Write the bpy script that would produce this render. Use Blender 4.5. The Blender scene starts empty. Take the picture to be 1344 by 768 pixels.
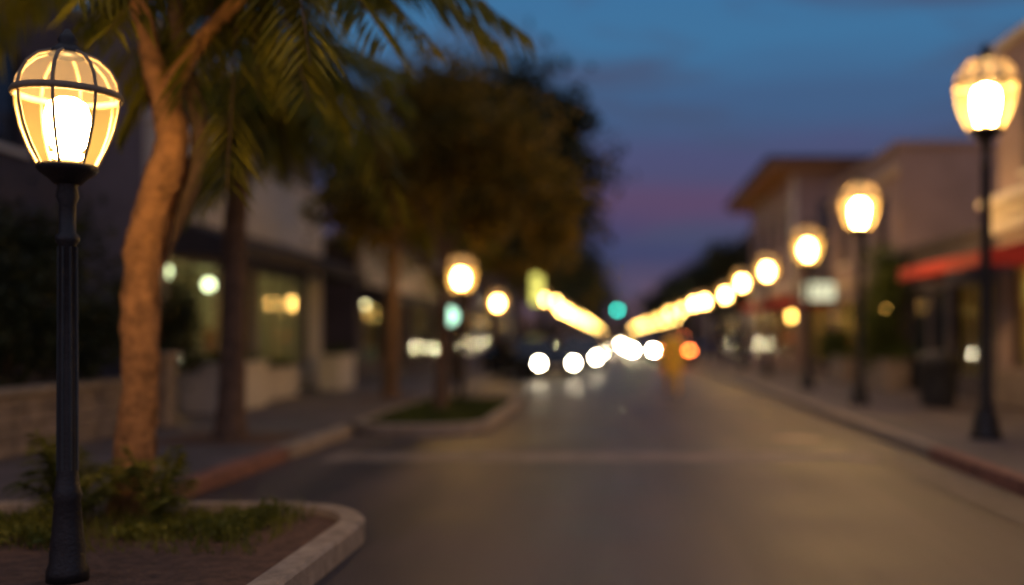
import bpy, math, random
import numpy as np
from mathutils import Vector, Matrix
random.seed(7)
S = bpy.context.scene
S.view_settings.view_transform = 'Standard'
S.view_settings.look = 'None'
S.view_settings.exposure = 0

# ------------------------------------------------------------------ materials
def new_mat(name):
    m = bpy.data.materials.new(name); m.use_nodes = True
    nt = m.node_tree
    for n in list(nt.nodes): nt.nodes.remove(n)
    out = nt.nodes.new('ShaderNodeOutputMaterial')
    return m, nt, out

def pbr(name, col, rough=0.7, var=0.25, scale=3.0, bump=0.0, bscale=40.0, metal=0.0, col2=None, spec=0.5):
    m, nt, out = new_mat(name)
    b = nt.nodes.new('ShaderNodeBsdfPrincipled')
    b.inputs['Roughness'].default_value = rough
    b.inputs['Metallic'].default_value = metal
    b.inputs['Specular IOR Level'].default_value = spec
    tc = nt.nodes.new('ShaderNodeTexCoord')
    n = nt.nodes.new('ShaderNodeTexNoise'); n.inputs['Scale'].default_value = scale
    n.inputs['Detail'].default_value = 6; n.inputs['Roughness'].default_value = 0.65
    nt.links.new(tc.outputs['Object'], n.inputs['Vector'])
    r = nt.nodes.new('ShaderNodeValToRGB')
    c2 = col2 if col2 else tuple(c*(1-var) for c in col)
    c1 = col if col2 else tuple(min(1, c*(1+var)) for c in col)
    r.color_ramp.elements[0].position = 0.3; r.color_ramp.elements[0].color = (*c2, 1)
    r.color_ramp.elements[1].position = 0.7; r.color_ramp.elements[1].color = (*c1, 1)
    nt.links.new(n.outputs['Fac'], r.inputs['Fac'])
    nt.links.new(r.outputs['Color'], b.inputs['Base Color'])
    if bump > 0:
        n2 = nt.nodes.new('ShaderNodeTexNoise'); n2.inputs['Scale'].default_value = bscale
        n2.inputs['Detail'].default_value = 4
        nt.links.new(tc.outputs['Object'], n2.inputs['Vector'])
        bp = nt.nodes.new('ShaderNodeBump'); bp.inputs['Strength'].default_value = bump
        bp.inputs['Distance'].default_value = 0.03
        nt.links.new(n2.outputs['Fac'], bp.inputs['Height'])
        nt.links.new(bp.outputs['Normal'], b.inputs['Normal'])
    nt.links.new(b.outputs[0], out.inputs[0])
    return m

def emit(name, col, strength, sample=True):
    m, nt, out = new_mat(name)
    e = nt.nodes.new('ShaderNodeEmission')
    e.inputs['Color'].default_value = (*col, 1); e.inputs['Strength'].default_value = strength
    nt.links.new(e.outputs[0], out.inputs[0])
    if not sample: m.cycles.emission_sampling = 'NONE'
    return m

def leafmat(name, c1, c2, transl=0.35, rough=0.55):
    m, nt, out = new_mat(name)
    b = nt.nodes.new('ShaderNodeBsdfPrincipled'); b.inputs['Roughness'].default_value = rough
    b.inputs['Specular IOR Level'].default_value = 0.3
    t = nt.nodes.new('ShaderNodeBsdfTranslucent')
    tc = nt.nodes.new('ShaderNodeTexCoord')
    n = nt.nodes.new('ShaderNodeTexNoise'); n.inputs['Scale'].default_value = 2.2; n.inputs['Detail'].default_value = 5
    nt.links.new(tc.outputs['Object'], n.inputs['Vector'])
    r = nt.nodes.new('ShaderNodeValToRGB')
    r.color_ramp.elements[0].position = 0.35; r.color_ramp.elements[0].color = (*c1, 1)
    r.color_ramp.elements[1].position = 0.65; r.color_ramp.elements[1].color = (*c2, 1)
    nt.links.new(n.outputs['Fac'], r.inputs['Fac'])
    nt.links.new(r.outputs['Color'], b.inputs['Base Color'])
    nt.links.new(r.outputs['Color'], t.inputs['Color'])
    mx = nt.nodes.new('ShaderNodeMixShader'); mx.inputs[0].default_value = transl
    nt.links.new(b.outputs[0], mx.inputs[1]); nt.links.new(t.outputs[0], mx.inputs[2])
    nt.links.new(mx.outputs[0], out.inputs[0])
    return m

def glassmat(name, tcol, gloss=0.1):
    m, nt, out = new_mat(name)
    t = nt.nodes.new('ShaderNodeBsdfTransparent'); t.inputs['Color'].default_value = (*tcol, 1)
    g = nt.nodes.new('ShaderNodeBsdfGlossy'); g.inputs['Roughness'].default_value = 0.03
    mx = nt.nodes.new('ShaderNodeMixShader'); mx.inputs[0].default_value = gloss
    nt.links.new(t.outputs[0], mx.inputs[1]); nt.links.new(g.outputs[0], mx.inputs[2])
    nt.links.new(mx.outputs[0], out.inputs[0])
    return m

def lampglass(name, trans, ecol, es, dcol=(.03, .024, .012), tint=(1, .93, .75)):  # own emission stands in for bulb light scattered by the glass
    m, nt, out = new_mat(name)
    t = nt.nodes.new('ShaderNodeBsdfTransparent'); t.inputs['Color'].default_value = (*tint, 1)
    d = nt.nodes.new('ShaderNodeBsdfDiffuse'); d.inputs['Color'].default_value = (*dcol, 1)
    e = nt.nodes.new('ShaderNodeEmission'); e.inputs['Color'].default_value = (*ecol, 1); e.inputs['Strength'].default_value = es
    a = nt.nodes.new('ShaderNodeAddShader')
    nt.links.new(d.outputs[0], a.inputs[0]); nt.links.new(e.outputs[0], a.inputs[1])
    mx = nt.nodes.new('ShaderNodeMixShader'); mx.inputs[0].default_value = 1-trans
    nt.links.new(t.outputs[0], mx.inputs[1]); nt.links.new(a.outputs[0], mx.inputs[2])
    nt.links.new(mx.outputs[0], out.inputs[0])
    m.cycles.emission_sampling = 'NONE'
    return m

M = {}
M['bulb'] = emit('lamp_bulb_glow', (1, .60, .22), 300)
M['bulb_far'] = emit('lamp_bulb_glow_far', (1, .56, .17), 170)
M['bulb_vfar'] = emit('lamp_bulb_glow_distant', (1, .56, .16), 75, False)
M['string'] = emit('string_bulb_glow', (1, .60, .15), 62, False)
M['lglass'] = lampglass('lamp_clear_glass_added_glow', .72, (1, .55, .14), 1.25)  # globe panes carry an added warm glow besides the bulb
M['lglass_far'] = lampglass('lamp_frosted_glass_added_glow', .6, (1, .54, .12), 3.2)
M['ldome'] = lampglass('lamp_dome_glass_added_glow', .50, (1, .66, .36), .34, (.05, .04, .03))  # faint emission imitates the dome being lit from below
M['iron'] = pbr('dark_cast_iron', (.022, .022, .024), .45, .3, 8, .2, 60, .3)
M['brass'] = pbr('lamp_rib_metal', (.22, .17, .11), .6, .2, 10)
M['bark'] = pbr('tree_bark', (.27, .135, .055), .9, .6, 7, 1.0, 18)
M['barkpalm'] = pbr('palm_bark', (.13, .08, .05), .9, .5, 7, 1.0, 25)
M['barkdark'] = pbr('dark_bark', (.08, .05, .035), .9, .4, 6, .8, 20)
M['leafpalm'] = leafmat('palm_leaf', (.065, .085, .012), (.27, .24, .022), .5)
M['leafamber'] = leafmat('broad_leaf', (.04, .05, .010), (.32, .20, .018), .5)
M['leafdark'] = leafmat('dark_leaf', (.012, .022, .013), (.045, .055, .018), .25)
M['leafhedge'] = leafmat('hedge_leaf', (.03, .05, .012), (.10, .13, .025), .3)
M['grass'] = leafmat('grass_blade', (.06, .085, .012), (.26, .24, .03), .35)
M['dirt'] = pbr('planting_soil', (.13, .07, .042), .95, .5, 9, 1.0, 30)
M['kerb'] = pbr('kerb_concrete', (.34, .275, .21), .8, .4, 5, .5, 60)
M['kerbred'] = pbr('kerb_worn_red_paint', (.22, .095, .07), .75, .45, 5, .3, 60)
M['wallcream'] = pbr('cream_stucco', (.56, .52, .46), .9, .14, 1.4, .3, 50)
M['wallmauve'] = pbr('mauve_stucco', (.30, .22, .205), .9, .18, 1.0, .3, 50)
M['walltan'] = pbr('tan_stucco', (.50, .38, .26), .9, .12, 1.5, .3, 50)
M['wallgrey'] = pbr('grey_stucco', (.17, .155, .19), .9, .2, 1.2, .3, 50)
M['walldark'] = pbr('dark_stucco', (.07, .06, .075), .9, .2, 1.2, .3, 50)
M['white'] = pbr('white_trim_paint', (.66, .62, .56), .7, .1, 4)
M['frame'] = pbr('dark_window_frame', (.03, .028, .03), .5, .2, 6)
M['roof'] = pbr('roof_felt', (.06, .05, .05), .9, .3, 3)
M['darkwin'] = pbr('dark_window_glass', (.02, .03, .045), .08, .4, .7)
M['glass'] = glassmat('shop_window_glass', (.88, .92, .88), .08)
M['inwall'] = pbr('interior_plaster', (.60, .55, .38), .9, .25, 1.2)
M['infloor'] = pbr('interior_floor', (.22, .15, .09), .5, .2, 4)
M['wood'] = pbr('shelf_wood', (.30, .16, .07), .6, .35, 8)
M['goods1'] = pbr('shop_goods_blue', (.10, .18, .25), .6, .3, 9)
M['goods2'] = pbr('shop_goods_ochre', (.50, .28, .06), .6, .3, 9)
M['pend'] = emit('pendant_globe_glow', (1, .84, .46), 34)
M['pendsoft'] = emit('ceiling_globe_glow', (.90, .95, .55), 9)
M['pendamber'] = emit('amber_globe_glow', (1, .48, .10), 50)
M['awndark'] = pbr('dark_awning_canvas', (.035, .03, .035), .9, .2, 5)
M['awnred'] = pbr('red_awning_canvas', (.30, .022, .022), .85, .35, 5)
M['stone'] = pbr('stone_blocks', (.25, .20, .165), .9, .4, 4, .7, 15)
M['plastic'] = pbr('dark_bin_plastic', (.03, .032, .036), .5, .3, 6)
M['tyre'] = pbr('tyre_rubber', (.02, .02, .02), .85, .2, 10)
M['chrome'] = pbr('wheel_alloy', (.5, .5, .5), .3, .1, 10, metal=1)
M['carglass'] = pbr('car_glass', (.015, .02, .025), .06, .2, 2)
M['head'] = emit('headlight_glow', (1, .86, .58), 120)
M['headfar'] = emit('headlight_glow_distant', (1, .82, .50), 520, False)
M['tail'] = emit('tail_light_glow', (1, .17, .03), 45)
M['tailoff'] = pbr('tail_light_lens', (.3, .01, .01), .2, .1, 4)
M['green'] = emit('green_signal_glow', (.02, .50, .38), 38, False)
M['teal'] = emit('crossing_signal_glow', (.55, 1.0, .72), 2.6, False)
M['signY'] = emit('yellow_sign_glow', (.85, .78, .16), 1.7, False)
M['signW'] = emit('cream_sign_glow', (.95, .92, .60), 1.1, False)
M['redsig'] = emit('red_signal_glow', (1, .16, .03), 20, False)
M['lens_off'] = pbr('unlit_signal_lens', (.05, .03, .02), .3, .1, 4)
M['skin'] = pbr('skin', (.50, .30, .20), .5, .1, 8)
M['hair'] = pbr('hair', (.20, .12, .05), .6, .3, 20)
M['coat'] = pbr('yellow_coat_cloth', (.90, .56, .06), .8, .08, 6, .3, 30)
M['trouser'] = pbr('ochre_trouser_cloth', (.80, .48, .07), .85, .1, 6)
M['shoe'] = pbr('shoe_leather', (.06, .03, .02), .5, .2, 8)
M['eye'] = pbr('eye', (.03, .02, .02), .2, .1, 8)
M['wire'] = pbr('string_wire', (.02, .02, .02), .6, .1, 8)
def paint(c): return pbr('car_paint', c, .25, .05, 2, metal=.3)

def road_mat():
    m, nt, out = new_mat('asphalt')
    b = nt.nodes.new('ShaderNodeBsdfPrincipled')
    tc = nt.nodes.new('ShaderNodeTexCoord')
    n = nt.nodes.new('ShaderNodeTexNoise'); n.inputs['Scale'].default_value = .55; n.inputs['Detail'].default_value = 8
    nt.links.new(tc.outputs['Object'], n.inputs['Vector'])
    mp = nt.nodes.new('ShaderNodeMapping'); mp.inputs['Scale'].default_value = (1.3, .12, 1)
    nt.links.new(tc.outputs['Object'], mp.inputs['Vector'])
    n3 = nt.nodes.new('ShaderNodeTexNoise'); n3.inputs['Scale'].default_value = 1.1; n3.inputs['Detail'].default_value = 3
    nt.links.new(mp.outputs[0], n3.inputs['Vector'])
    ad = nt.nodes.new('ShaderNodeMath'); ad.operation = 'ADD'
    nt.links.new(n.outputs['Fac'], ad.inputs[0]); nt.links.new(n3.outputs['Fac'], ad.inputs[1])
    hf = nt.nodes.new('ShaderNodeMath'); hf.operation = 'MULTIPLY'; hf.inputs[1].default_value = .5
    nt.links.new(ad.outputs[0], hf.inputs[0])
    r = nt.nodes.new('ShaderNodeValToRGB')
    r.color_ramp.elements[0].position = .40; r.color_ramp.elements[0].color = (.034, .025, .024, 1)
    r.color_ramp.elements[1].position = .60; r.color_ramp.elements[1].color = (.092, .064, .056, 1)
    nt.links.new(hf.outputs[0], r.inputs['Fac'])
    nt.links.new(r.outputs['Color'], b.inputs['Base Color'])
    rr = nt.nodes.new('ShaderNodeMapRange'); rr.inputs['To Min'].default_value = .36; rr.inputs['To Max'].default_value = .66
    nt.links.new(n.outputs['Fac'], rr.inputs['Value']); nt.links.new(rr.outputs[0], b.inputs['Roughness'])
    n2 = nt.nodes.new('ShaderNodeTexNoise'); n2.inputs['Scale'].default_value = 60; n2.inputs['Detail'].default_value = 3
    nt.links.new(tc.outputs['Object'], n2.inputs['Vector'])
    bp = nt.nodes.new('ShaderNodeBump'); bp.inputs['Strength'].default_value = .5; bp.inputs['Distance'].default_value = .02
    nt.links.new(n2.outputs['Fac'], bp.inputs['Height']); nt.links.new(bp.outputs[0], b.inputs['Normal'])
    nt.links.new(b.outputs[0], out.inputs[0])
    return m
M['road'] = road_mat()

def paving_mat():
    m, nt, out = new_mat('concrete_paving')
    b = nt.nodes.new('ShaderNodeBsdfPrincipled'); b.inputs['Roughness'].default_value = .7
    tc = nt.nodes.new('ShaderNodeTexCoord')
    br = nt.nodes.new('ShaderNodeTexBrick'); br.offset = 0
    br.inputs['Scale'].default_value = 1; br.inputs['Brick Width'].default_value = 1.3
    br.inputs['Row Height'].default_value = 1.3; br.inputs['Mortar Size'].default_value = .02
    br.inputs['Color1'].default_value = (.14, .112, .108, 1); br.inputs['Color2'].default_value = (.095, .078, .080, 1)
    br.inputs['Mortar'].default_value = (.035, .03, .03, 1)
    nt.links.new(tc.outputs['Object'], br.inputs['Vector'])
    n = nt.nodes.new('ShaderNodeTexNoise'); n.inputs['Scale'].default_value = 1.6; n.inputs['Detail'].default_value = 7
    nt.links.new(tc.outputs['Object'], n.inputs['Vector'])
    mr = nt.nodes.new('ShaderNodeMapRange'); mr.inputs['To Min'].default_value = .4; mr.inputs['To Max'].default_value = 1.6
    nt.links.new(n.outputs['Fac'], mr.inputs['Value'])
    mx = nt.nodes.new('ShaderNodeVectorMath'); mx.operation = 'SCALE'
    nt.links.new(br.outputs['Color'], mx.inputs[0]); nt.links.new(mr.outputs[0], mx.inputs['Scale'])
    nt.links.new(mx.outputs[0], b.inputs['Base Color'])
    nt.links.new(b.outputs[0], out.inputs[0])
    return m
M['paving'] = paving_mat()
M['ground'] = pbr('ground_earth', (.05, .045, .035), .95, .3, .3)
M['stripe'] = pbr('worn_crossing_paving', (.20, .155, .125), .6, .5, 2.2, .3, 60)
M['stripe2'] = pbr('worn_road_patch', (.095, .070, .060), .55, .4, 2, .3, 60)
M['manhole'] = pbr('manhole_iron', (.34, .24, .16), .5, .3, 12, .4, 50)

# ------------------------------------------------------------------ builders
def empty(name, loc=(0, 0, 0)):
    e = bpy.data.objects.new(name, None); e.empty_display_size = .2
    e.location = loc; S.collection.objects.link(e); return e

class MB:
    def __init__(s): s.v = []; s.f = []; s.m = []; s.mats = []
    def mi(s, mat):
        if mat not in s.mats: s.mats.append(mat)
        return s.mats.index(mat)
    def face(s, pts, mat):
        k = len(s.v); s.v += [tuple(p) for p in pts]; s.f.append(tuple(range(k, k+len(pts)))); s.m.append(s.mi(mat))
    def box(s, x0, x1, y0, y1, z0, z1, mat):
        k = len(s.v); i = s.mi(mat)
        s.v += [(x0,y0,z0),(x1,y0,z0),(x1,y1,z0),(x0,y1,z0),(x0,y0,z1),(x1,y0,z1),(x1,y1,z1),(x0,y1,z1)]
        for q in ((0,3,2,1),(4,5,6,7),(0,1,5,4),(1,2,6,5),(2,3,7,6),(3,0,4,7)):
            s.f.append(tuple(k+j for j in q)); s.m.append(i)
    def lathe(s, prof, mat, c=(0, 0, 0), seg=20, sx=1, sy=1, cap=True):
        k = len(s.v); i = s.mi(mat); n = len(prof)
        for r, z in prof:
            for j in range(seg):
                a = 2*math.pi*j/seg
                s.v.append((c[0]+r*math.cos(a)*sx, c[1]+r*math.sin(a)*sy, c[2]+z))
        for p in range(n-1):
            for j in range(seg):
                a, b = k+p*seg+j, k+p*seg+(j+1) % seg
                s.f.append((a, b, b+seg, a+seg)); s.m.append(i)
        if cap:
            s.f.append(tuple(k+j for j in range(seg))[::-1]); s.m.append(i)
            s.f.append(tuple(k+(n-1)*seg+j for j in range(seg))); s.m.append(i)
    def tube(s, pts, rad, mat, seg=8, wob=0):
        k = len(s.v); i = s.mi(mat); n = len(pts); pts = [Vector(p) for p in pts]
        for q in range(n):
            t = (pts[min(q+1, n-1)]-pts[max(q-1, 0)]).normalized()
            u = t.cross(Vector((0, 1, .01))); 
            if u.length < .1: u = t.cross(Vector((1, 0, 0)))
            u.normalize(); w = t.cross(u)
            for j in range(seg):
                a = 2*math.pi*j/seg; r = rad[q]*(1+wob*random.uniform(-1, 1))
                s.v.append(tuple(pts[q]+u*(r*math.cos(a))+w*(r*math.sin(a))))
        for p in range(n-1):
            for j in range(seg):
                a, b = k+p*seg+j, k+p*seg+(j+1) % seg
                s.f.append((a, b, b+seg, a+seg)); s.m.append(i)
        s.f.append(tuple(k+j for j in range(seg))); s.m.append(i)
        s.f.append(tuple(k+(n-1)*seg+j for j in range(seg))); s.m.append(i)
    def ball(s, c, r, mat, seg=14, rings=9):
        rx, ry, rz = r if isinstance(r, tuple) else (r, r, r)
        prof = [(max(.001, math.sin(math.pi*q/rings)), -math.cos(math.pi*q/rings)*rz) for q in range(rings+1)]
        s.lathe(prof, mat, c, seg, rx, ry)
    def mesh(s, name, smooth=False):
        me = bpy.data.meshes.new(name); me.from_pydata(s.v, [], s.f)
        for m in s.mats: me.materials.append(m)
        me.polygons.foreach_set('material_index', s.m)
        if smooth: me.polygons.foreach_set('use_smooth', [True]*len(s.f))
        me.update(); return me
    def obj(s, name, parent=None, smooth=False, loc=(0, 0, 0), bevel=0):
        o = bpy.data.objects.new(name, s.mesh(name, smooth)); S.collection.objects.link(o)
        o.location = loc
        if parent: o.parent = parent
        if bevel:
            b = o.modifiers.new('Bevel', 'BEVEL'); b.width = bevel; b.segments = 2; b.limit_method = 'ANGLE'
        return o

def link(name, me, parent=None, loc=(0, 0, 0), scale=(1, 1, 1), rot=0):
    o = bpy.data.objects.new(name, me); S.collection.objects.link(o)
    o.location = loc; o.scale = scale; o.rotation_euler = (0, 0, rot)
    if parent: o.parent = parent
    return o

def resample(pts, n):
    pts = [Vector(p) for p in pts]; out = []
    m = len(pts)-1
    for i in range(n):
        t = i/(n-1)*m; k = min(int(t), m-1); f = t-k
        p0, p1, p2, p3 = pts[max(k-1, 0)], pts[k], pts[k+1], pts[min(k+2, m)]
        out.append(.5*((2*p1)+(p2-p0)*f+(2*p0-5*p1+4*p2-p3)*f*f+(3*p1-p0-3*p2+p3)*f*f*f))
    return out
def lerps(vals, n):
    m = len(vals)-1; o = []
    for i in range(n):
        t = i/(n-1)*m; k = min(int(t), m-1); o.append(vals[k]*(1-(t-k))+vals[k+1]*(t-k))
    return o

# ------------------------------------------------------------------ world
W = bpy.data.worlds.new('World'); S.world = W; W.use_nodes = True
nt = W.node_tree
for n in list(nt.nodes): nt.nodes.remove(n)
out = nt.nodes.new('ShaderNodeOutputWorld'); bg = nt.nodes.new('ShaderNodeBackground')
tc = nt.nodes.new('ShaderNodeTexCoord'); sep = nt.nodes.new('ShaderNodeSeparateXYZ')
nt.links.new(tc.outputs['Generated'], sep.inputs[0])
cr = nt.nodes.new('ShaderNodeValToRGB'); cr.color_ramp.interpolation = 'EASE'
stops = [(0.0, (.24, .13, .11)), (.03, (.20, .105, .13)), (.055, (.085, .070, .135)), (.085, (.052, .058, .142)),
         (.125, (.105, .066, .140)), (.17, (.072, .080, .180)), (.22, (.052, .112, .235)), (.28, (.048, .165, .33)),
         (.36, (.040, .160, .34)), (.55, (.20, .23, .34)), (1, (.36, .35, .42))]
els = cr.color_ramp.elements
els[0].position = 0; els[0].color = (*stops[0][1], 1)
els[1].position = 1; els[1].color = (*stops[-1][1], 1)
for p, c in stops[1:-1]:
    e = els.new(p); e.color = (*c, 1)
mp = nt.nodes.new('ShaderNodeMapping'); mp.inputs['Scale'].default_value = (1.8, 1.8, 11)
mp.inputs['Rotation'].default_value = (0, .22, 0); mp.inputs['Location'].default_value = (.3, .2, .35)
nt.links.new(tc.outputs['Generated'], mp.inputs[0])
nz = nt.nodes.new('ShaderNodeTexNoise'); nz.inputs['Scale'].default_value = 1.6; nz.inputs['Detail'].default_value = 5
nz.inputs['Roughness'].default_value = .5; nz.inputs['Distortion'].default_value = .4
nt.links.new(mp.outputs[0], nz.inputs['Vector'])
wm = nt.nodes.new('ShaderNodeMath'); wm.operation = 'MULTIPLY_ADD'; wm.inputs[1].default_value = .08
sb = nt.nodes.new('ShaderNodeMath'); sb.operation = 'SUBTRACT'; sb.inputs[1].default_value = .5
nt.links.new(nz.outputs['Fac'], sb.inputs[0]); nt.links.new(sb.outputs[0], wm.inputs[0]); nt.links.new(sep.outputs['Z'], wm.inputs[2])
nt.links.new(wm.outputs[0], cr.inputs['Fac'])
mr = nt.nodes.new('ShaderNodeMapRange'); mr.inputs['From Min'].default_value = .47; mr.inputs['From Max'].default_value = .60
nt.links.new(nz.outputs['Fac'], mr.inputs['Value'])
cl = nt.nodes.new('ShaderNodeMix'); cl.data_type = 'RGBA'; cl.blend_type = 'MIX'
ml = nt.nodes.new('ShaderNodeMath'); ml.operation = 'MULTIPLY'; ml.inputs[1].default_value = .75
nt.links.new(mr.outputs[0], ml.inputs[0]); nt.links.new(ml.outputs[0], cl.inputs['Factor'])
nt.links.new(cr.outputs['Color'], cl.inputs[6]); cl.inputs[7].default_value = (.062, .076, .148, 1)
neg = nt.nodes.new('ShaderNodeMapRange'); neg.inputs['From Min'].default_value = .1; neg.inputs['From Max'].default_value = -1
nt.links.new(sep.outputs['Y'], neg.inputs['Value'])
lo = nt.nodes.new('ShaderNodeMapRange'); lo.inputs['From Min'].default_value = .75; lo.inputs['From Max'].default_value = 0
nt.links.new(sep.outputs['Z'], lo.inputs['Value'])
gm = nt.nodes.new('ShaderNodeMath'); gm.operation = 'MULTIPLY'
nt.links.new(neg.outputs[0], gm.inputs[0]); nt.links.new(lo.outputs[0], gm.inputs[1])
gl_ = nt.nodes.new('ShaderNodeVectorMath'); gl_.operation = 'SCALE'; gl_.inputs[0].default_value = (.42, .25, .20)
nt.links.new(gm.outputs[0], gl_.inputs['Scale'])
sky = nt.nodes.new('ShaderNodeTexSky'); sky.sky_type = 'NISHITA'; sky.sun_disc = False
sky.sun_elevation = math.radians(-3); sky.sun_rotation = math.radians(170)
sc = nt.nodes.new('ShaderNodeVectorMath'); sc.operation = 'SCALE'; sc.inputs['Scale'].default_value = .05
nt.links.new(sky.outputs[0], sc.inputs[0])
ad = nt.nodes.new('ShaderNodeVectorMath'); ad.operation = 'ADD'
nt.links.new(cl.outputs[2], ad.inputs[0]); nt.links.new(sc.outputs[0], ad.inputs[1])
ad2 = nt.nodes.new('ShaderNodeVectorMath'); ad2.operation = 'ADD'
nt.links.new(ad.outputs[0], ad2.inputs[0]); nt.links.new(gl_.outputs[0], ad2.inputs[1])
nt.links.new(ad2.outputs[0], bg.inputs['Color']); bg.inputs['Strength'].default_value = 1.0
nt.links.new(bg.outputs[0], out.inputs[0])

# ------------------------------------------------------------------ ground, road, pavements
b = MB(); b.face([(-900, -200, -.02), (900, -200, -.02), (900, 1600, -.02), (-900, 1600, -.02)], M['ground']); b.obj('ground')
b = MB(); b.face([(-12, -15, 0), (4.0, -15, 0), (4.0, 900, 0), (-12, 900, 0)], M['road']); b.obj('road')
def rough_strip(b, x0, x1, ya, yb, z, mat, seed):
    rr = random.Random(seed); n = 26; xs = [x0+(x1-x0)*k/n for k in range(n+1)]
    lo = [ya+rr.uniform(-.05, .05) for _ in xs]; hi = [yb+rr.uniform(-.05, .05) for _ in xs]
    for k in range(n): b.face([(xs[k], lo[k], z), (xs[k+1], lo[k+1], z), (xs[k+1], hi[k+1], z), (xs[k], hi[k], z)], mat)
b = MB()
rough_strip(b, -3.5, 3.79, 11.8, 12.75, .004, M['stripe'], 1)
rough_strip(b, -1.8, 3.79, 16.8, 17.4, .004, M['stripe2'], 2)
rough_strip(b, -1.8, 3.79, 22.6, 23.2, .004, M['stripe'], 4)
b.face([(3.2, 3, .008), (3.78, 3, .008), (3.78, 120, .008), (3.2, 120, .008)], M['stripe2'])
b.obj('road_markings')
b = MB(); b.lathe([(.33, 0), (.33, .012), (.28, .018), (.05, .02)], M['manhole'], (2.64, 14.3, .002), 24); b.obj('manhole_cover')

def rrect(x0, x1, y0, y1, rad, inset=0, n=10):
    x0 += inset; x1 -= inset; y0 += inset; y1 -= inset
    cs = [(x1, y1, rad[0], 0), (x0, y1, rad[1], 90), (x0, y0, rad[2], 180), (x1, y0, rad[3], 270)]
    sg = [(-1, -1), (1, -1), (1, 1), (-1, 1)]
    pts = []
    for (x, y, r, a0), (sx, sy) in zip(cs, sg):
        r = max(.02, r-inset)
        for k in range(n+1):
            a = math.radians(a0+90*k/n)
            pts.append((x+sx*r+r*math.cos(a), y+sy*r+r*math.sin(a)))
    return pts

def ring(mb, rect, rad, w, z0, z1, mat):
    o = rrect(*rect, rad); o2 = rrect(*rect, rad, .02); i = rrect(*rect, rad, w); n = len(o)
    for k in range(n):
        j = (k+1) % n
        mb.face([(*o[k], z0), (*o[j], z0), (*o[j], z1-.02), (*o[k], z1-.02)], mat)
        mb.face([(*o[k], z1-.02), (*o[j], z1-.02), (*o2[j], z1), (*o2[k], z1)], mat)
        mb.face([(*o2[k], z1), (*o2[j], z1), (*i[j], z1), (*i[k], z1)], mat)
        mb.face([(*i[k], z1), (*i[j], z1), (*i[j], z0), (*i[k], z0)], mat)

def island(name, rect, rad, fill, w=.17):
    e = empty(name)
    b = MB(); ring(b, rect, rad, w, -.01, .16, M['kerb']); b.obj('kerb', e)
    b = MB(); pts = rrect(*rect, rad, w+.001)
    cx = (rect[0]+rect[1])/2; cy = (rect[2]+rect[3])/2
    for k in range(len(pts)):
        p, q = pts[k], pts[(k+1) % len(pts)]
        b.face([(p[0], p[1], .10), (q[0], q[1], .10), (cx, cy, .15)], fill)
    b.obj('soil', e)
    return e
island('planting_bed', (-7.6, -1.8, 3.0, 8.05), (.95, .1, .1, .5), M['dirt'])
island('planting_bed', (-4.1, -1.9, 14.9, 21.4), (.9, .9, .9, .9), M['dirt'])

e = empty('pavement')
b = MB(); b.box(-14, -4.1, 8.09, 900, -.015, .14, M['paving']); b.obj('slab', e)
b = MB()
b.box(-4.098, -3.9, 8.6, 12.0, -.012, .155, M['kerbred']); b.box(-4.098, -3.9, 12.005, 14.9, -.012, .155, M['kerb'])
b.box(-4.098, -3.9, 21.5, 900, -.012, .155, M['kerb'])
b.obj('kerb', e, bevel=.02)
e = empty('pavement')
b = MB(); b.box(4.0, 14, -15, 900, -.015, .14, M['paving']); b.obj('slab', e)
b = MB()
b.box(3.8, 3.998, -15, 9.0, -.012, .155, M['kerb']); b.box(3.8, 3.998, 9.005, 12.0, -.012, .155, M['kerbred'])
b.box(3.8, 3.998, 12.005, 900, -.012, .155, M['kerb'])
b.obj('kerb', e, bevel=.02)
for (x, y, s) in ((-5.05, 13.1, .8), (-4.95, 21.8, .6)):
    b = MB(); b.face([(x-s, y-s, .145), (x+s, y-s, .145), (x+s, y+s, .145), (x-s, y+s, .145)], M['dirt']); b.obj('tree_pit')

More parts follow.
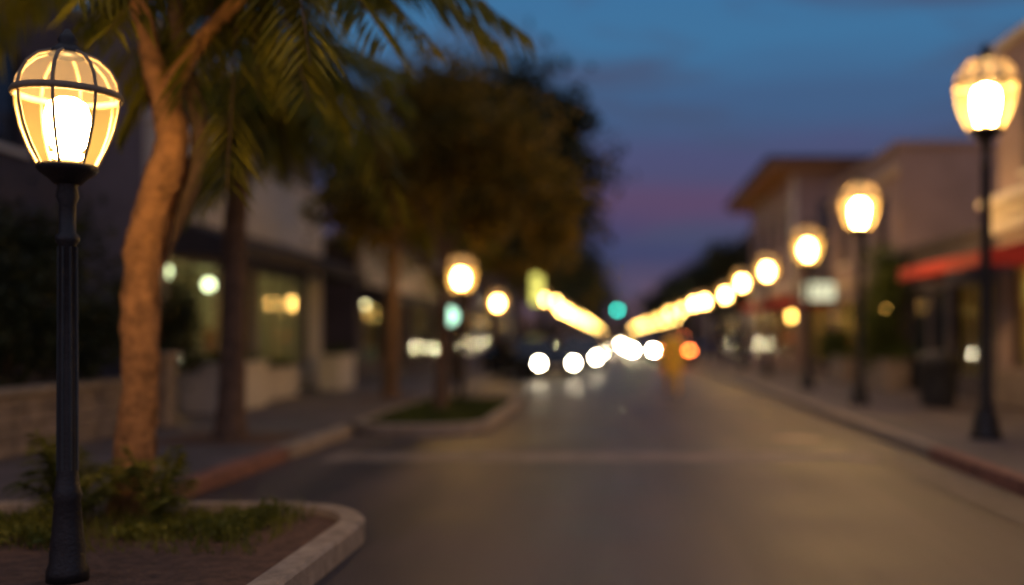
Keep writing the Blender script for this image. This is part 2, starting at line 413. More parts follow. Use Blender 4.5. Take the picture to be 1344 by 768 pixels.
# ------------------------------------------------------------------ street lamps
def head_meshes():
    gp = [(.15, .0), (.205, .11), (.245, .22), (.268, .33), (.275, .40)]
    g = MB(); g.lathe(gp, M['lglass'], seg=24, cap=False)
    g2 = MB(); g2.lathe(gp, M['lglass_far'], seg=16, cap=False)
    d = MB(); d.lathe([(.275, .435), (.262, .50), (.225, .57), (.165, .625), (.09, .655)], M['ldome'], seg=24, cap=False)
    f = MB()
    f.lathe([(.272, .395), (.292, .40), (.296, .42), (.288, .438), (.272, .437)], M['brass'], seg=24, cap=False)
    f.lathe([(.10, .64), (.10, .665), (.06, .70), (.045, .715), (.055, .735), (.04, .76), (.012, .80)], M['iron'], seg=16)
    f.lathe([(.07, -.10), (.10, -.07), (.15, -.03), (.165, -.01), (.16, .012)], M['iron'], seg=20)
    for k in range(8):
        a = 2*math.pi*(k+.3)/8; c, s_ = math.cos(a), math.sin(a)
        f.tube([(r*c, r*s_, z) for r, z in ((.153, 0), (.209, .11), (.249, .22), (.272, .33), (.279, .40))], [.010]*5, M['brass'], 6)
        f.tube([(r*c, r*s_, z) for r, z in ((.279, .435), (.266, .50), (.229, .57), (.169, .627), (.09, .66))], [.012]*5, M['brass'], 6)
    f.lathe([(.05, 0), (.06, .03), (.05, .06)], M['brass'], seg=12)
    bl = MB(); bl.lathe([(.06, .05), (.085, .055), (.09, .075), (.06, .09), (.10, .13), (.118, .20), (.12, .30), (.10, .37), (.05, .40)], M['bulb'], seg=10)
    bf = MB(); bf.ball((0, 0, .24), (.13, .13, .17), M['bulb_far'], 8, 5)
    bv = MB(); bv.ball((0, 0, .24), (.13, .13, .17), M['bulb_vfar'], 8, 5)
    return g.mesh('globe', True), g2.mesh('globe', True), d.mesh('dome', True), f.mesh('frame', True), bl.mesh('bulb', True), bf.mesh('bulb', True), bv.mesh('bulb', True)
HG, HG2, HD, HF, HB, HBF, HBV = head_meshes()
def street_lamp(x, y, h, hs, far=0, pr=.052, z0=.14):
    e = empty('street_lamp', (x, y, 0))
    neck = h-.80*hs-.09*hs
    p = MB(); k = pr/.052
    prof = [(.11, z0), (.11, z0+.06), (.095, z0+.10), (.09, z0+.20), (.08, z0+.28), (.068, z0+.45), (.078, z0+.48), (.065, z0+.52), (.055, z0+.60),
            (.050, z0+1.2), (.046, neck-.35), (.062, neck-.33), (.062, neck-.30), (.044, neck-.28), (.044, neck-.12), (.06, neck-.08), (.05, neck-.02), (.07, neck+.01)]
    p.lathe([(r*k*(1.6 if (hs > 1.2 and i < 5) else 1), z) for i, (r, z) in enumerate(prof)], M['iron'], seg=16)
    if not far:
        for j in range(8):
            a = j*math.pi/4
            p.tube([(.052*k*math.cos(a), .052*k*math.sin(a), z0+.62), (.047*k*math.cos(a), .047*k*math.sin(a), neck-.36)], [.008*k]*2, M['iron'], 5)
    p.obj('pole', e, True)
    z = neck+.09*hs
    for nm, me in (('globe', HG if far == 0 else HG2), ('dome', HD), ('frame', HF), ('bulb', (HB, HBF, HBV)[far])):
        link(nm, me, e, (0, 0, z), (hs, hs, hs))
    return e
street_lamp(-3.07, 5.60, 3.22, .97, z0=.12)
street_lamp(-3.15, 20.6, 3.30, 1.12, 1)
street_lamp(-4.3, 37.0, 3.3, 1.1, 1)
street_lamp(4.90, 13.1, 5.34, 1.42, pr=.062)
street_lamp(4.85, 19.6, 4.68, 1.36, 0, pr=.06)
street_lamp(4.90, 25.1, 4.42, 1.38, 1, pr=.06)
street_lamp(5.05, 32.7, 4.32, 1.3, 1)
street_lamp(5.07, 39.2, 4.25, 1.25, 1)
street_lamp(5.13, 45.6, 4.0, 1.2, 1)
street_lamp(5.0, 54.4, 4.0, 1.2, 1)
y = 62
while y < 230:
    street_lamp(5.0+random.uniform(-.15, .15), y, 4.15, 1.25, 1 if y < 70 else 2); y += 8.5 + y*.05
y = 48
while y < 230:
    street_lamp(-3.5+random.uniform(-.2, .2), y, 3.9, 1.2, 1 if y < 60 else 2); y += 10 + y*.06
def festoon(x, ya, yb, z, step, span):
    e = empty('string_lights'); w = MB(); g = MB(); y = ya
    pts = []
    while y < yb:
        ph = ((y-ya) % span)/span; zz = z-.5*4*ph*(1-ph)
        pts.append((x+.1*math.sin(y), y, zz)); y += .8
    w.tube(pts, [.012]*len(pts), M['wire'], 4); y = ya+.5
    while y < yb:
        ph = ((y-ya) % span)/span; zz = z-.5*4*ph*(1-ph)
        g.ball((x+.1*math.sin(y), y, zz-.12), .08*random.uniform(.8, 1.2), M['string'], 8, 6); y += step*(1+y/60)*random.uniform(.75, 1.25)
    y = ya
    while y < yb:
        w.tube([(x, y, .05), (x, y, z+.05)], [.045, .03], M['iron'], 8); y += span
    w.obj('wire', e); g.obj('bulbs', e, True)
festoon(-2.75, 46, 260, 3.3, 2.6, 12)
festoon(4.3, 62, 260, 3.2, 2.8, 12)

# ------------------------------------------------------------------ vegetation
def leaves(name, clumps, n, size, mat, parent, seed=1, sub=14, spread=.33):
    rng = np.random.default_rng(seed)
    vols = np.array([c[1][0]*c[1][1]*c[1][2] for c in clumps])**.75; vols /= vols.sum()
    P = []
    for (c, r), w in zip(clumps, vols):
        m = int(n*w)
        k = max(4, int(sub))
        d = rng.normal(size=(k, 3)); d /= np.linalg.norm(d, axis=1)[:, None]
        cc = d*(rng.uniform(.35, 1.05, size=(k, 1)))
        idx = rng.integers(0, k, m)
        sp = rng.uniform(.5, 1.3, size=(k, 1))[idx]*spread
        pts = cc[idx]+rng.normal(size=(m, 3))*sp
        P.append(pts*np.array(r)+np.array(c))
    P = np.concatenate(P); m = len(P)
    a = rng.normal(size=(m, 3)); a /= np.linalg.norm(a, axis=1)[:, None]
    t = rng.normal(size=(m, 3)); bb = np.cross(a, t); bb /= np.linalg.norm(bb, axis=1)[:, None]
    L = size*rng.uniform(.6, 1.4, size=(m, 1)); 
    v = np.stack([P-a*L, P+bb*L*.45, P+a*L, P-bb*L*.45], 1).reshape(-1, 3)
    me = bpy.data.meshes.new(name); me.from_pydata(v.tolist(), [], np.arange(4*m).reshape(-1, 4).tolist())
    me.materials.append(mat)
    o = bpy.data.objects.new(name, me); S.collection.objects.link(o)
    if parent: o.parent = parent
    return o

def fronds(mb, c, n, L, el0, el1, mat, stem, droop=.55, ll=.42, nl=24, w=.022, az0=0, az1=360):
    for i in range(n):
        az = math.radians(random.uniform(az0, az1)); el = math.radians(random.uniform(el0, el1))
        d = Vector((math.cos(az)*math.cos(el), math.sin(az)*math.cos(el), math.sin(el)))
        LL = L*random.uniform(.75, 1.1); dr = droop*random.uniform(.7, 1.3)
        P = lambda t: Vector(c)+d*LL*t+Vector((0, 0, -dr*LL*t*t))
        pts = [P(k/6) for k in range(7)]
        mb.tube(pts, [.018, .015, .012, .010, .007, .005, .003], stem, 4)
        side = d.cross(Vector((0, 0, 1)))
        if side.length < .05: side = Vector((1, 0, 0))
        side.normalize()
        for k in range(nl):
            t = .18+.82*k/nl; p = P(t); tg = (P(min(1, t+.02))-P(t-.02)).normalized()
            l = ll*(.35+.75*math.sin(math.pi*min(1, t*.95)))*random.uniform(.8, 1.15)
            for sgn in (-1, 1):
                q = (side*sgn*.75+tg*.65+Vector((0, 0, -.35+random.uniform(-.2, .15)))).normalized()
                mid = p+q*l*.5; e_ = p+q*l+Vector((0, 0, -.16*l)); wv = q.cross(Vector((0, 0, 1)))
                if wv.length < .05: wv = tg.copy()
                wv = (wv.normalized()+Vector((0, 0, random.uniform(-.6, .6))))*w
                mb.face([p, mid+wv, e_, mid-wv], mat)

# near tree: leaning trunk with peeling bark, forked at the top
e = empty('palm_tree')
b = MB()
main = resample([(-3.80, 7.85, .05), (-3.77, 7.85, .6), (-3.73, 7.85, 1.2), (-3.72, 7.84, 2.0), (-3.60, 7.8, 2.5), (-3.46, 7.78, 2.95), (-3.48, 7.78, 3.25), (-3.62, 7.8, 3.7), (-3.78, 7.85, 4.4), (-3.9, 7.9, 5.1)], 60)
rad = lerps([.18, .145, .13, .138, .132, .12, .115, .08, .065, .05], 60)
rad = [r*(1+.05*math.sin(i*.9)+random.uniform(-.05, .05)) for i, r in enumerate(rad)]
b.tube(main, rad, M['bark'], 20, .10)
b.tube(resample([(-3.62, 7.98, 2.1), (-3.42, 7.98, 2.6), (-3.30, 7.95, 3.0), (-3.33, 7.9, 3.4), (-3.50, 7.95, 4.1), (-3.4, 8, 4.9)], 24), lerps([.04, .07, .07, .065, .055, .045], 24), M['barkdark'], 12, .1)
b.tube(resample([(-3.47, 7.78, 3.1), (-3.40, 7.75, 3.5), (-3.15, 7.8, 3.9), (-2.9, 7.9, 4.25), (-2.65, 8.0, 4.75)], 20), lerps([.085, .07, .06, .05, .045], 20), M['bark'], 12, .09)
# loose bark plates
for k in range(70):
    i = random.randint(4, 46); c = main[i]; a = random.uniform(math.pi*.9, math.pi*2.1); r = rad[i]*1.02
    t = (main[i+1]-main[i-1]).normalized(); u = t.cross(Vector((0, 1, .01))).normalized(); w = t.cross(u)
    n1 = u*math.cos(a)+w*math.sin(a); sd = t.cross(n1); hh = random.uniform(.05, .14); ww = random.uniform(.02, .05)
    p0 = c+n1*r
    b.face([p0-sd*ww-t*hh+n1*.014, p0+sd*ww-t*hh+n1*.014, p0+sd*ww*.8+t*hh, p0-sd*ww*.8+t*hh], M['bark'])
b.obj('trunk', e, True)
b = MB()
fronds(b, (-2.75, 8.1, 4.75), 19, 1.95, -30, 35, M['leafpalm'], M['barkdark'], .45, .55, 26)
fronds(b, (-3.9, 7.9, 5.05), 16, 1.6, -30, 30, M['leafpalm'], M['barkdark'], .45, .5, 26)
fronds(b, (-3.1, 8.4, 4.95), 15, 1.8, -55, 10, M['leafpalm'], M['barkdark'], .4, .55, 26)
b.obj('fronds', e)

def palm(x, y, pts, rad, crown, L, n, ll=.5):
    e = empty('palm_tree')
    b = MB(); k = len(pts)*6
    pp = resample(pts, k); rr = lerps(rad, k); rr = [r*(1.0+.07*(i % 2)) for i, r in enumerate(rr)]
    b.tube(pp, rr, M['barkpalm'], 12, .05); b.obj('trunk', e, True)
    b = MB()
    fronds(b, crown, n, L, -10, 70, M['leafpalm'], M['barkdark'], .6, ll, 24, .03)
    fronds(b, (crown[0], crown[1], crown[2]-.15), int(n*.6), L*.8, -65, -5, M['leafpalm'], M['barkdark'], .3, ll, 22, .03)
    b.obj('fronds', e)
palm(-5.05, 13.1, [(-5.05, 13.1, .05), (-5.03, 13.1, .5), (-5.0, 13.1, 1.5), (-4.98, 13.1, 2.8), (-4.9, 13.1, 3.8), (-4.72, 13.1, 5.1)], [.26, .18, .15, .145, .13, .12], (-4.55, 13.1, 5.1), 2.1, 30)
palm(-4.9, 21.8, [(-4.9, 21.8, .05), (-4.88, 21.8, .6), (-4.85, 21.8, 2), (-4.8, 21.8, 3.5), (-4.7, 21.8, 5.0)], [.22, .16, .14, .13, .12], (-4.7, 21.8, 5.2), 2.5, 26, .6)

def broad(trunk, rad, limbs, clumps, n, size, leaf, bark, seed, sub=14):
    e = empty('broadleaf_tree')
    b = MB()
    k = 16; b.tube(resample(trunk, k), lerps(rad, k), bark, 12, .06)
    for l in limbs:
        b.tube(resample(l, 10), lerps([rad[-1]*.75, rad[-1]*.45, rad[-1]*.2], 10), bark, 8, .06)
    b.obj('trunk', e, True)
    leaves('crown', clumps, n, size, leaf, e, seed, sub)
    return e
broad([(-3.15, 18.1, .08), (-3.13, 18.1, .8), (-3.08, 18.1, 1.8), (-3.08, 18.1, 3.0)], [.15, .10, .09, .085],
      [[(-3.1, 18.1, 2.8), (-2.7, 18, 3.5), (-2.0, 17.8, 4.0), (-1.5, 17.8, 4.0)], [(-3.1, 18.1, 2.9), (-3.4, 18, 3.7), (-3.9, 18, 4.5)],
       [(-3.1, 18.1, 2.9), (-3.0, 18, 3.9), (-2.9, 18.2, 5.2)], [(-3.1, 18.1, 2.5), (-3.8, 18.4, 3.1), (-4.7, 18.5, 3.7)]],
      [((-1.75, 17.9, 4.0), (1.0, 1.1, .7)), ((-3.0, 18.1, 5.0), (1.3, 1.4, .9)), ((-4.1, 18.2, 4.4), (1.2, 1.3, .8)), ((-2.3, 18.6, 4.8), (1.1, 1.2, .8)),
       ((-4.9, 18.4, 3.6), (.7, .9, .5)), ((-1.15, 17.9, 3.2), (.4, .6, .6)), ((-3.2, 18.3, 6.0), (1.0, 1.1, .6)), ((-2.4, 18.6, 3.6), (.5, .6, .35))],
      11500, .085, M['leafamber'], M['barkpalm'], 3, 14)
broad([(-4.6, 29.5, .1), (-4.55, 29.5, 1.2), (-4.4, 29.5, 2.6), (-4.2, 29.5, 4)], [.28, .22, .2, .18],
      [[(-4.2, 29.5, 3.8), (-3.2, 29.5, 5.5), (-2.2, 29.5, 7)], [(-4.2, 29.5, 3.9), (-4.5, 29.5, 6), (-4.6, 29.5, 8)], [(-4.2, 29.5, 3.6), (-5.5, 29.5, 5), (-6.5, 29.5, 6)]],
      [((-2.2, 30, 7.1), (2.0, 2.0, 1.5)), ((-3.6, 30, 8.4), (1.8, 1.9, 1.2)), ((-3.6, 30, 6.1), (2.4, 2.2, 1.5)), ((-5.8, 30, 6.6), (2.2, 2, 1.6)), ((-2.1, 30, 5.4), (1.6, 1.6, 1.0)), ((-1.3, 30, 8.2), (.8, .9, .6)), ((-5.2, 30, 8.2), (1.3, 1.3, .8)), ((-7.2, 30.5, 6.0), (1.4, 1.6, 1.3))],
      23000, .17, M['leafdark'], M['barkdark'], 5, 19)
for i, (x, y, h, r) in enumerate([(-5.0, 41, 7.8, 2.9), (-4.8, 52, 8.4, 3.1), (-4.8, 65, 8.4, 3.4), (-4.8, 82, 8.4, 3.6), (-4.9, 104, 8.6, 3.8), (-5.0, 132, 9, 4.1)]):
    rr = random.Random(i)
    cl = [((x+rr.uniform(-.5, .9)*r*.75, y+rr.uniform(-.6, .6)*r, h-r*.75+rr.uniform(-.6, .9)), (r*rr.uniform(.45, .75), r*.7, r*rr.uniform(.3, .5))) for k in range(8)]
    broad([(x, y, .1), (x+.1, y, 1.5), (x, y, 3.4)], [.22, .17, .15], [[(x, y, 3.2), (x+.8, y, 4.4), (x+1.3, y, 5.4)], [(x, y, 3.3), (x-.9, y, 4.4), (x-1.4, y, 5.6)]],
          cl, 7000, .20, M['leafamber'] if i in (0, 3) else M['leafdark'], M['barkdark'], 20+i)
for i, (x, y, h, r) in enumerate([(7.3, 57, 7.2, 2.3), (6.9, 68, 7.0, 2.4), (6.6, 80, 8.0, 2.7), (6.5, 98, 7.6, 2.9), (6.5, 125, 8.0, 3.3)]):
    rr = random.Random(50+i)
    cl = [((x+rr.uniform(-.7, .7)*r*.8, y+rr.uniform(-.6, .6)*r, h-r*.9+rr.uniform(-1.0, .8)), (r*rr.uniform(.4, .75), r*.7, r*rr.uniform(.35, .6))) for k in range(7)]
    broad([(x, y, .1), (x+.1, y, 1.5), (x, y, 3.0)], [.2, .16, .14], [[(x, y, 2.8), (x+.8, y, 4.0), (x+1.2, y, 5.0)], [(x, y, 2.9), (x-.9, y, 4.2), (x-1.2, y, 5.0)]],
          cl, 6000, .18, M['leafdark'], M['barkdark'], 70+i)
cl = []
rr = random.Random(9)
for k in range(46):
    x = -110+k*5+rr.uniform(-2, 2)
    if -2 < x < 3: continue
    cl.append(((x, 270+rr.uniform(-8, 8), 3.5), (4.5, 4, rr.uniform(3, 6.0))))
leaves('distant_trees', cl, 20000, .65, M['leafdark'], None, 99)

def shrub(name, clumps, n, size, mat, seed, stems):
    e = empty(name); b = MB()
    for s in stems: b.tube(resample(s, 6), lerps([.04, .02, .01], 6), M['barkdark'], 6)
    b.obj('stems', e); leaves('foliage', clumps, n, size, mat, e, seed, 12)
shrub('shrub', [((-8.0, 13.6, 2.2), (1.1, 1.0, 1.0)), ((-7.6, 12.4, 1.6), (.8, .8, .9)), ((-8.8, 12.6, 2.6), (1.0, .9, .9)), ((-6.9, 13.4, 1.5), (.6, .7, .7))], 9000, .075, M['leafdark'], 31,
      [[(-8, 13.2, .1), (-8, 13.3, 1), (-7.9, 13.4, 2.4)], [(-7.6, 12.6, .1), (-7.6, 12.5, 1), (-7.5, 12.4, 2)]])
shrub('shrub', [((-7.3, 15.9, 1.9), (.45, .5, .55)), ((-7.2, 16.0, 1.2), (.4, .5, .5))], 3000, .06, M['leafdark'], 32, [[(-7.3, 16, .1), (-7.3, 16, 1), (-7.3, 16, 2)]])
shrub('shrub', [((6.9, 26.0, 2.9), (.55, .8, .7)), ((6.8, 25.8, 2.0), (.5, .7, .6)), ((7.0, 25.8, 1.2), (.5, .7, .5))], 6000, .07, M['leafhedge'], 33, [[(6.9, 25.9, .1), (6.9, 25.9, 1.2), (6.9, 25.9, 3)]])
shrub('shrub', [((6.9, 31.0, 1.1), (.5, .7, .5))], 2000, .07, M['leafhedge'], 34, [[(6.9, 31, .1), (6.9, 31, .7), (6.9, 31, 1.2)]])

e = empty('fern_plant'); b = MB()
fronds(b, (-3.95, 7.2, .12), 20, .95, 45, 88, M['grass'], M['grass'], .3, .2, 22, .012)
fronds(b, (-3.35, 7.3, .12), 10, .75, 45, 85, M['grass'], M['grass'], .3, .18, 20, .012)
b.obj('fronds', e)
e = empty('ground_cover_plants')
cl = []
rr = random.Random(4)
for k in range(18):
    cl.append(((rr.uniform(-3.4, -2.5), rr.uniform(6.7, 7.6), .17), (.13, .13, rr.uniform(.03, .08))))
for k in range(8):
    cl.append(((rr.uniform(-4.6, -3.7), rr.uniform(6.4, 7.0), .2), (.15, .15, rr.uniform(.05, .1))))
leaves('foliage', cl, 4500, .026, M['grass'], e, 41, 10)
b = MB()
for k in range(1100):
    x = random.uniform(-4.8, -2.3); y = random.uniform(6.3, 7.7); h = random.uniform(.06, .22)
    a = random.uniform(0, 6.28); dx, dy = math.cos(a)*.006, math.sin(a)*.006; lx, ly = random.uniform(-.07, .07), random.uniform(-.07, .07)
    b.face([(x-dx, y-dy, .1), (x+dx, y+dy, .1), (x+lx, y+ly, .1+h)], M['grass'])
b.obj('blades', e)
e = empty('grass'); b = MB()
for k in range(6000):
    x = random.uniform(-3.85, -2.15); y = random.uniform(15.3, 21.0); h = random.uniform(.05, .13)
    a = random.uniform(0, 6.28); dx, dy = math.cos(a)*.014, math.sin(a)*.014; lx, ly = random.uniform(-.05, .05), random.uniform(-.05, .05)
    b.face([(x-dx, y-dy, .1), (x+dx, y+dy, .1), (x+lx, y+ly, .12+h)], M['leafhedge'])
b.obj('blades', e)

# ------------------------------------------------------------------ buildings
def wall(mb, axis, plane, inw, u0, u1, z0, z1, th, ops, mat):
    P = (lambda u, w, z: (plane+inw*w, u, z)) if axis == 'x' else (lambda u, w, z: (u, plane+inw*w, z))
    us = sorted(set([u0, u1]+[o[0] for o in ops]+[o[1] for o in ops])); zs = sorted(set([z0, z1]+[o[2] for o in ops]+[o[3] for o in ops]))
    def solid(i, j):
        if i < 0 or j < 0 or i >= len(us)-1 or j >= len(zs)-1: return False
        uc = (us[i]+us[i+1])/2; zc = (zs[j]+zs[j+1])/2
        return not any(o[0] < uc < o[1] and o[2] < zc < o[3] for o in ops)
    for i in range(len(us)-1):
        for j in range(len(zs)-1):
            if not solid(i, j): continue
            a, b_, c, d = us[i], us[i+1], zs[j], zs[j+1]
            mb.face([P(a, 0, c), P(b_, 0, c), P(b_, 0, d), P(a, 0, d)], mat)
            mb.face([P(a, th, c), P(b_, th, c), P(b_, th, d), P(a, th, d)], mat)
            if not solid(i-1, j): mb.face([P(a, 0, c), P(a, th, c), P(a, th, d), P(a, 0, d)], mat)
            if not solid(i+1, j): mb.face([P(b_, 0, c), P(b_, th, c), P(b_, th, d), P(b_, 0, d)], mat)
            if not solid(i, j-1): mb.face([P(a, 0, c), P(b_, 0, c), P(b_, th, c), P(a, th, c)], mat)
            if not solid(i, j+1): mb.face([P(a, 0, d), P(b_, 0, d), P(b_, th, d), P(a, th, d)], mat)

def abox(mb, axis, plane, inw, u0, u1, w0, w1, z0, z1, mat):
    a, b_ = sorted((plane+inw*w0, plane+inw*w1))
    if axis == 'x': mb.box(a, b_, u0, u1, z0, z1, mat)
    else: mb.box(u0, u1, a, b_, z0, z1, mat)

def windows(fr, gl, axis, plane, inw, ops, th):
    for o in ops:
        u0, u1, z0, z1, kind = o[:5]; nm = o[5] if len(o) > 5 else 1
        f = .05; g = .002
        w0, w1 = .08, .14
        fm = M['frame']
        abox(fr, axis, plane, inw, u0+g, u0+f, w0, w1, z0+g, z1-g, fm); abox(fr, axis, plane, inw, u1-f, u1-g, w0, w1, z0+g, z1-g, fm)
        abox(fr, axis, plane, inw, u0+f, u1-f, w0, w1, z0+g, z0+f, fm); abox(fr, axis, plane, inw, u0+f, u1-f, w0, w1, z1-f, z1-g, fm)
        for k in range(1, nm+1):
            u = u0+(u1-u0)*k/(nm+1); abox(fr, axis, plane, inw, u-.025, u+.025, w0+.005, w1-.005, z0+f, z1-f, fm)
        mat = M['glass'] if kind == 'clear' else M['darkwin']
        abox(gl, axis, plane, inw, u0+f, u1-f, .105, .115, z0+f, z1-f, mat)
        if kind != 'clear' and z0 > 1: abox(fr, axis, plane, inw, u0-.08, u1+.08, -.06, .06, z0-.08, z0-.003, M['white'])

def building(name, xf, inw, depth, y0, y1, h, mat, fops, eops=(), coping=M['white'], room=None):
    e = empty(name); th = .25
    b = MB(); wall(b, 'x', xf, inw, y0, y1, .02, h, th, list(fops), mat)
    xa, xb = sorted((xf+inw*th, xf+inw*depth))
    wall(b, 'y', y0, 1, xa, xb, .02, h, th, list(eops), mat)
    wall(b, 'y', y1, -1, xa, xb, .02, h, th, [], mat)
    wall(b, 'x', xf+inw*depth, -inw, y0+th, y1-th, .02, h, th, [], mat)
    b.obj('walls', e)
    b = MB(); b.box(min(xa, xb), max(xa, xb)-.0, y0+th, y1-th, h-.45, h-.3, M['roof']); b.obj('roof', e)
    b = MB(); abox(b, 'x', xf, inw, y0-.1, y1+.1, -.12, .37, h+.002, h+.14, coping)
    a0, a1 = sorted((xf+inw*.372, xf+inw*(depth+.1)))
    b.box(a0, a1, y0-.1, y0+.35, h+.002, h+.14, coping); b.box(a0, a1, y1-.35, y1+.1, h+.002, h+.14, coping); b.obj('parapet_coping', e, bevel=.02)
    fr = MB(); gl = MB(); windows(fr, gl, 'x', xf, inw, fops, th); windows(fr, gl, 'y', y0, 1, eops, th)
    if fr.v: fr.obj('window_frames', e); gl.obj('window_panes', e)
    if room:
        ry0, ry1, rd, rh, pend = room
        b = MB()
        abox(b, 'x', xf, inw, ry0, ry1, th+.01, rd, .10, .16, M['infloor'])
        abox(b, 'x', xf, inw, ry0, ry1, th+.01, rd, rh, rh+.1, M['inwall'])
        abox(b, 'x', xf, inw, ry0, ry1, rd+.002, rd+.1, .1, rh+.1, M['inwall'])
        abox(b, 'x', xf, inw, ry0-.1, ry0-.002, th+.01, rd, .1, rh+.1, M['inwall'])
        abox(b, 'x', xf, inw, ry1+.002, ry1+.1, th+.01, rd, .1, rh+.1, M['inwall'])
        b.obj('interior', e)
        b = MB(); rr = random.Random(int(y0)); y = ry0+.5
        while y < ry1-1:
            abox(b, 'x', xf, inw, y, y+.9, rd-.5, rd-.1, .17, rr.uniform(1.2, 2.2), M['wood'])
            for z in (.7, 1.1, 1.5):
                for q in range(3): abox(b, 'x', xf, inw, y+.05+q*.3, y+.25+q*.3, rd-.62, rd-.505, z, z+rr.uniform(.15, .3), rr.choice([M['goods1'], M['goods2'], M['white']]))
            y += rr.uniform(1.1, 1.6)
        y = ry0+.8
        while y < ry1-1:
            w = rr.uniform(.9, 2.0); abox(b, 'x', xf, inw, y, y+.8, w, w+.5, .17, rr.uniform(.7, 1.1), rr.choice([M['wood'], M['goods2'], M['goods1']])); 
            abox(b, 'x', xf, inw, y+.2, y+.5, w+.1, w+.35, 1.1, 1.1+rr.uniform(.2, .9), rr.choice([M['goods2'], M['goods1'], M['wood']]))
            y += rr.uniform(1.2, 1.9)
        b.obj('shop_fittings', e, bevel=.01)
        b = MB()
        for (py, pw, pz, pr_, mm) in pend:
            x = xf+inw*pw; b.ball((x, py, pz), pr_, mm, 10, 6); b.tube([(x, py, pz+pr_+.002), (x, py, rh-.002)], [.012, .012], M['iron'], 6)
        b.obj('pendant_lights', e, True)
    return e

def awning(parent, axis_x, inw, y0, y1, z_low, z_hi, out_, mat, name='awning'):
    xo = axis_x-inw*out_; b = MB(); xi = axis_x-inw*.005
    b.face([(xi, y0, z_hi), (xi, y1, z_hi), (xo, y1, z_low+.28), (xo, y0, z_low+.28)], mat)
    b.face([(xi, y0, z_hi-.03), (xi, y1, z_hi-.03), (xo+inw*.01, y1, z_low+.25), (xo+inw*.01, y0, z_low+.25)], mat)
    n = max(3, int((y1-y0)/.35))
    for k in range(n):
        a = y0+(y1-y0)*k/n; c = y0+(y1-y0)*(k+1)/n; m = (a+c)/2
        b.face([(xo, a, z_low+.28), (xo, c, z_low+.28), (xo, c, z_low+.05), (xo, m, z_low), (xo, a, z_low+.05)], mat)
    for y in (y0, y1):
        b.face([(xi, y, z_hi), (xo, y, z_low+.28), (xo, y, z_low+.02), (xi, y, z_low+.02)], mat)
    for k in range(3):
        y = y0+.06+(y1-y0-.12)*k/2; b.tube([(xi, y, z_low+.1), (xo+inw*.03, y, z_low+.2)], [.015, .015], M['iron'], 6)
    return b.obj(name, parent)

e = building('dark_stucco_building', -9.0, -1, 9, 4, 16.6, 8.2, M['walldark'], [(8, 9.2, 4.3, 5.8, 'dark'), (11, 12.2, 4.3, 5.8, 'dark'), (14, 15.2, 4.3, 5.8, 'dark'), (10, 13, .9, 2.7, 'dark', 2)], coping=M['walldark'])
e = building('corner_shop_building', -8.0, -1, 9, 16.9, 26.8, 6.9, M['wallgrey'],
             [(17.7, 20.6, .75, 2.95, 'clear', 1), (21.0, 22.1, .2, 2.85, 'clear', 0), (22.5, 25.9, .75, 2.95, 'clear', 2), (18.2, 19.2, 5.3, 6.3, 'dark'), (21.2, 22.2, 5.3, 6.3, 'dark'), (24, 25, 5.3, 6.3, 'dark')],
             [(-11.5, -9.8, 1.0, 2.6, 'dark')], room=(17.2, 26.5, 4.0, 3.2,
             [(19.6, .9, 2.75, .18, M['pendsoft']), (20.0, 1.0, 2.05, .15, M['pendamber']), (23.0, .8, 2.35, .16, M['pend']), (25.6, 2.4, 2.8, .13, M['pendsoft'])]))
b = MB()
b.box(-8.0+.002, -7.82, 16.95, 26.85, 3.62, 5.15, M['wallcream'])
b.box(-8.0+.002, -7.74, 16.90, 26.9, 5.155, 5.27, M['white'])
b.box(-8.0+.003, -7.86, 26.05, 26.83, .15, 3.6, M['wallcream'])
b.box(-8.0+.003, -7.86, 16.97, 17.6, .15, 3.6, M['wallcream'])
b.box(-7.997, -7.93, 17.65, 26.0, .15, .70, M['wallcream'])
b.obj('fascia', e, bevel=.015)
awning(e, -7.8, -1, 17.2, 26.6, 2.88, 3.58, 1.2, M['awndark'])
def planter(name, x0, x1, y0, y1, h, mat):
    e = empty(name); b = MB(); t = .1
    b.box(x0, x1, y0, y0+t, .14, h, mat); b.box(x0, x1, y1-t, y1, .14, h, mat)
    b.box(x0, x0+t, y0+t+.001, y1-t-.001, .14, h, mat); b.box(x1-t, x1, y0+t+.001, y1-t-.001, .14, h, mat)
    b.box(x0-.04, x1+.04, y0-.04, y0+t+.02, h+.002, h+.06, mat); b.box(x0-.04, x1+.04, y1-t-.02, y1+.04, h+.002, h+.06, mat)
    b.box(x0-.04, x0+t+.02, y0+t+.022, y1-t-.022, h+.002, h+.06, mat); b.box(x1-t-.02, x1+.04, y0+t+.022, y1-t-.022, h+.002, h+.06, mat)
    b.obj('box', e, bevel=.015)
    b = MB(); b.box(x0+t+.002, x1-t-.002, y0+t+.002, y1-t-.002, .15, h-.06, M['dirt']); b.obj('soil', e)
    cx, cy = (x0+x1)/2, (y0+y1)/2
    leaves('foliage', [((cx, y0+(y1-y0)*f, h+.08), ((x1-x0)*.4, (y1-y0)*.17, .14)) for f in (.2, .5, .8)], 1200, .045, M['leafhedge'], e, int(cy*7))
planter('planter_box', -7.5, -6.7, 17.2, 19.3, .95, M['wallcream'])
planter('planter_box', -7.3, -6.75, 24.6, 26.0, .95, M['wallcream'])
planter('planter_box', -7.55, -7.1, 20.3, 22.4, .75, M['wallcream'])
e = empty('stone_wall'); b = MB(); rr = random.Random(3)
for row in range(4):
    y = 9.5+(row % 2)*.2
    while y < 14.4:
        l = rr.uniform(.35, .6); b.box(-7.0-rr.uniform(0, .02), -6.72+rr.uniform(0, .03), y, min(y+l, 14.5)-.012, .14+row*.17, .14+row*.17+.16, M['stone']); y += l
b.obj('blocks', e, bevel=.015)
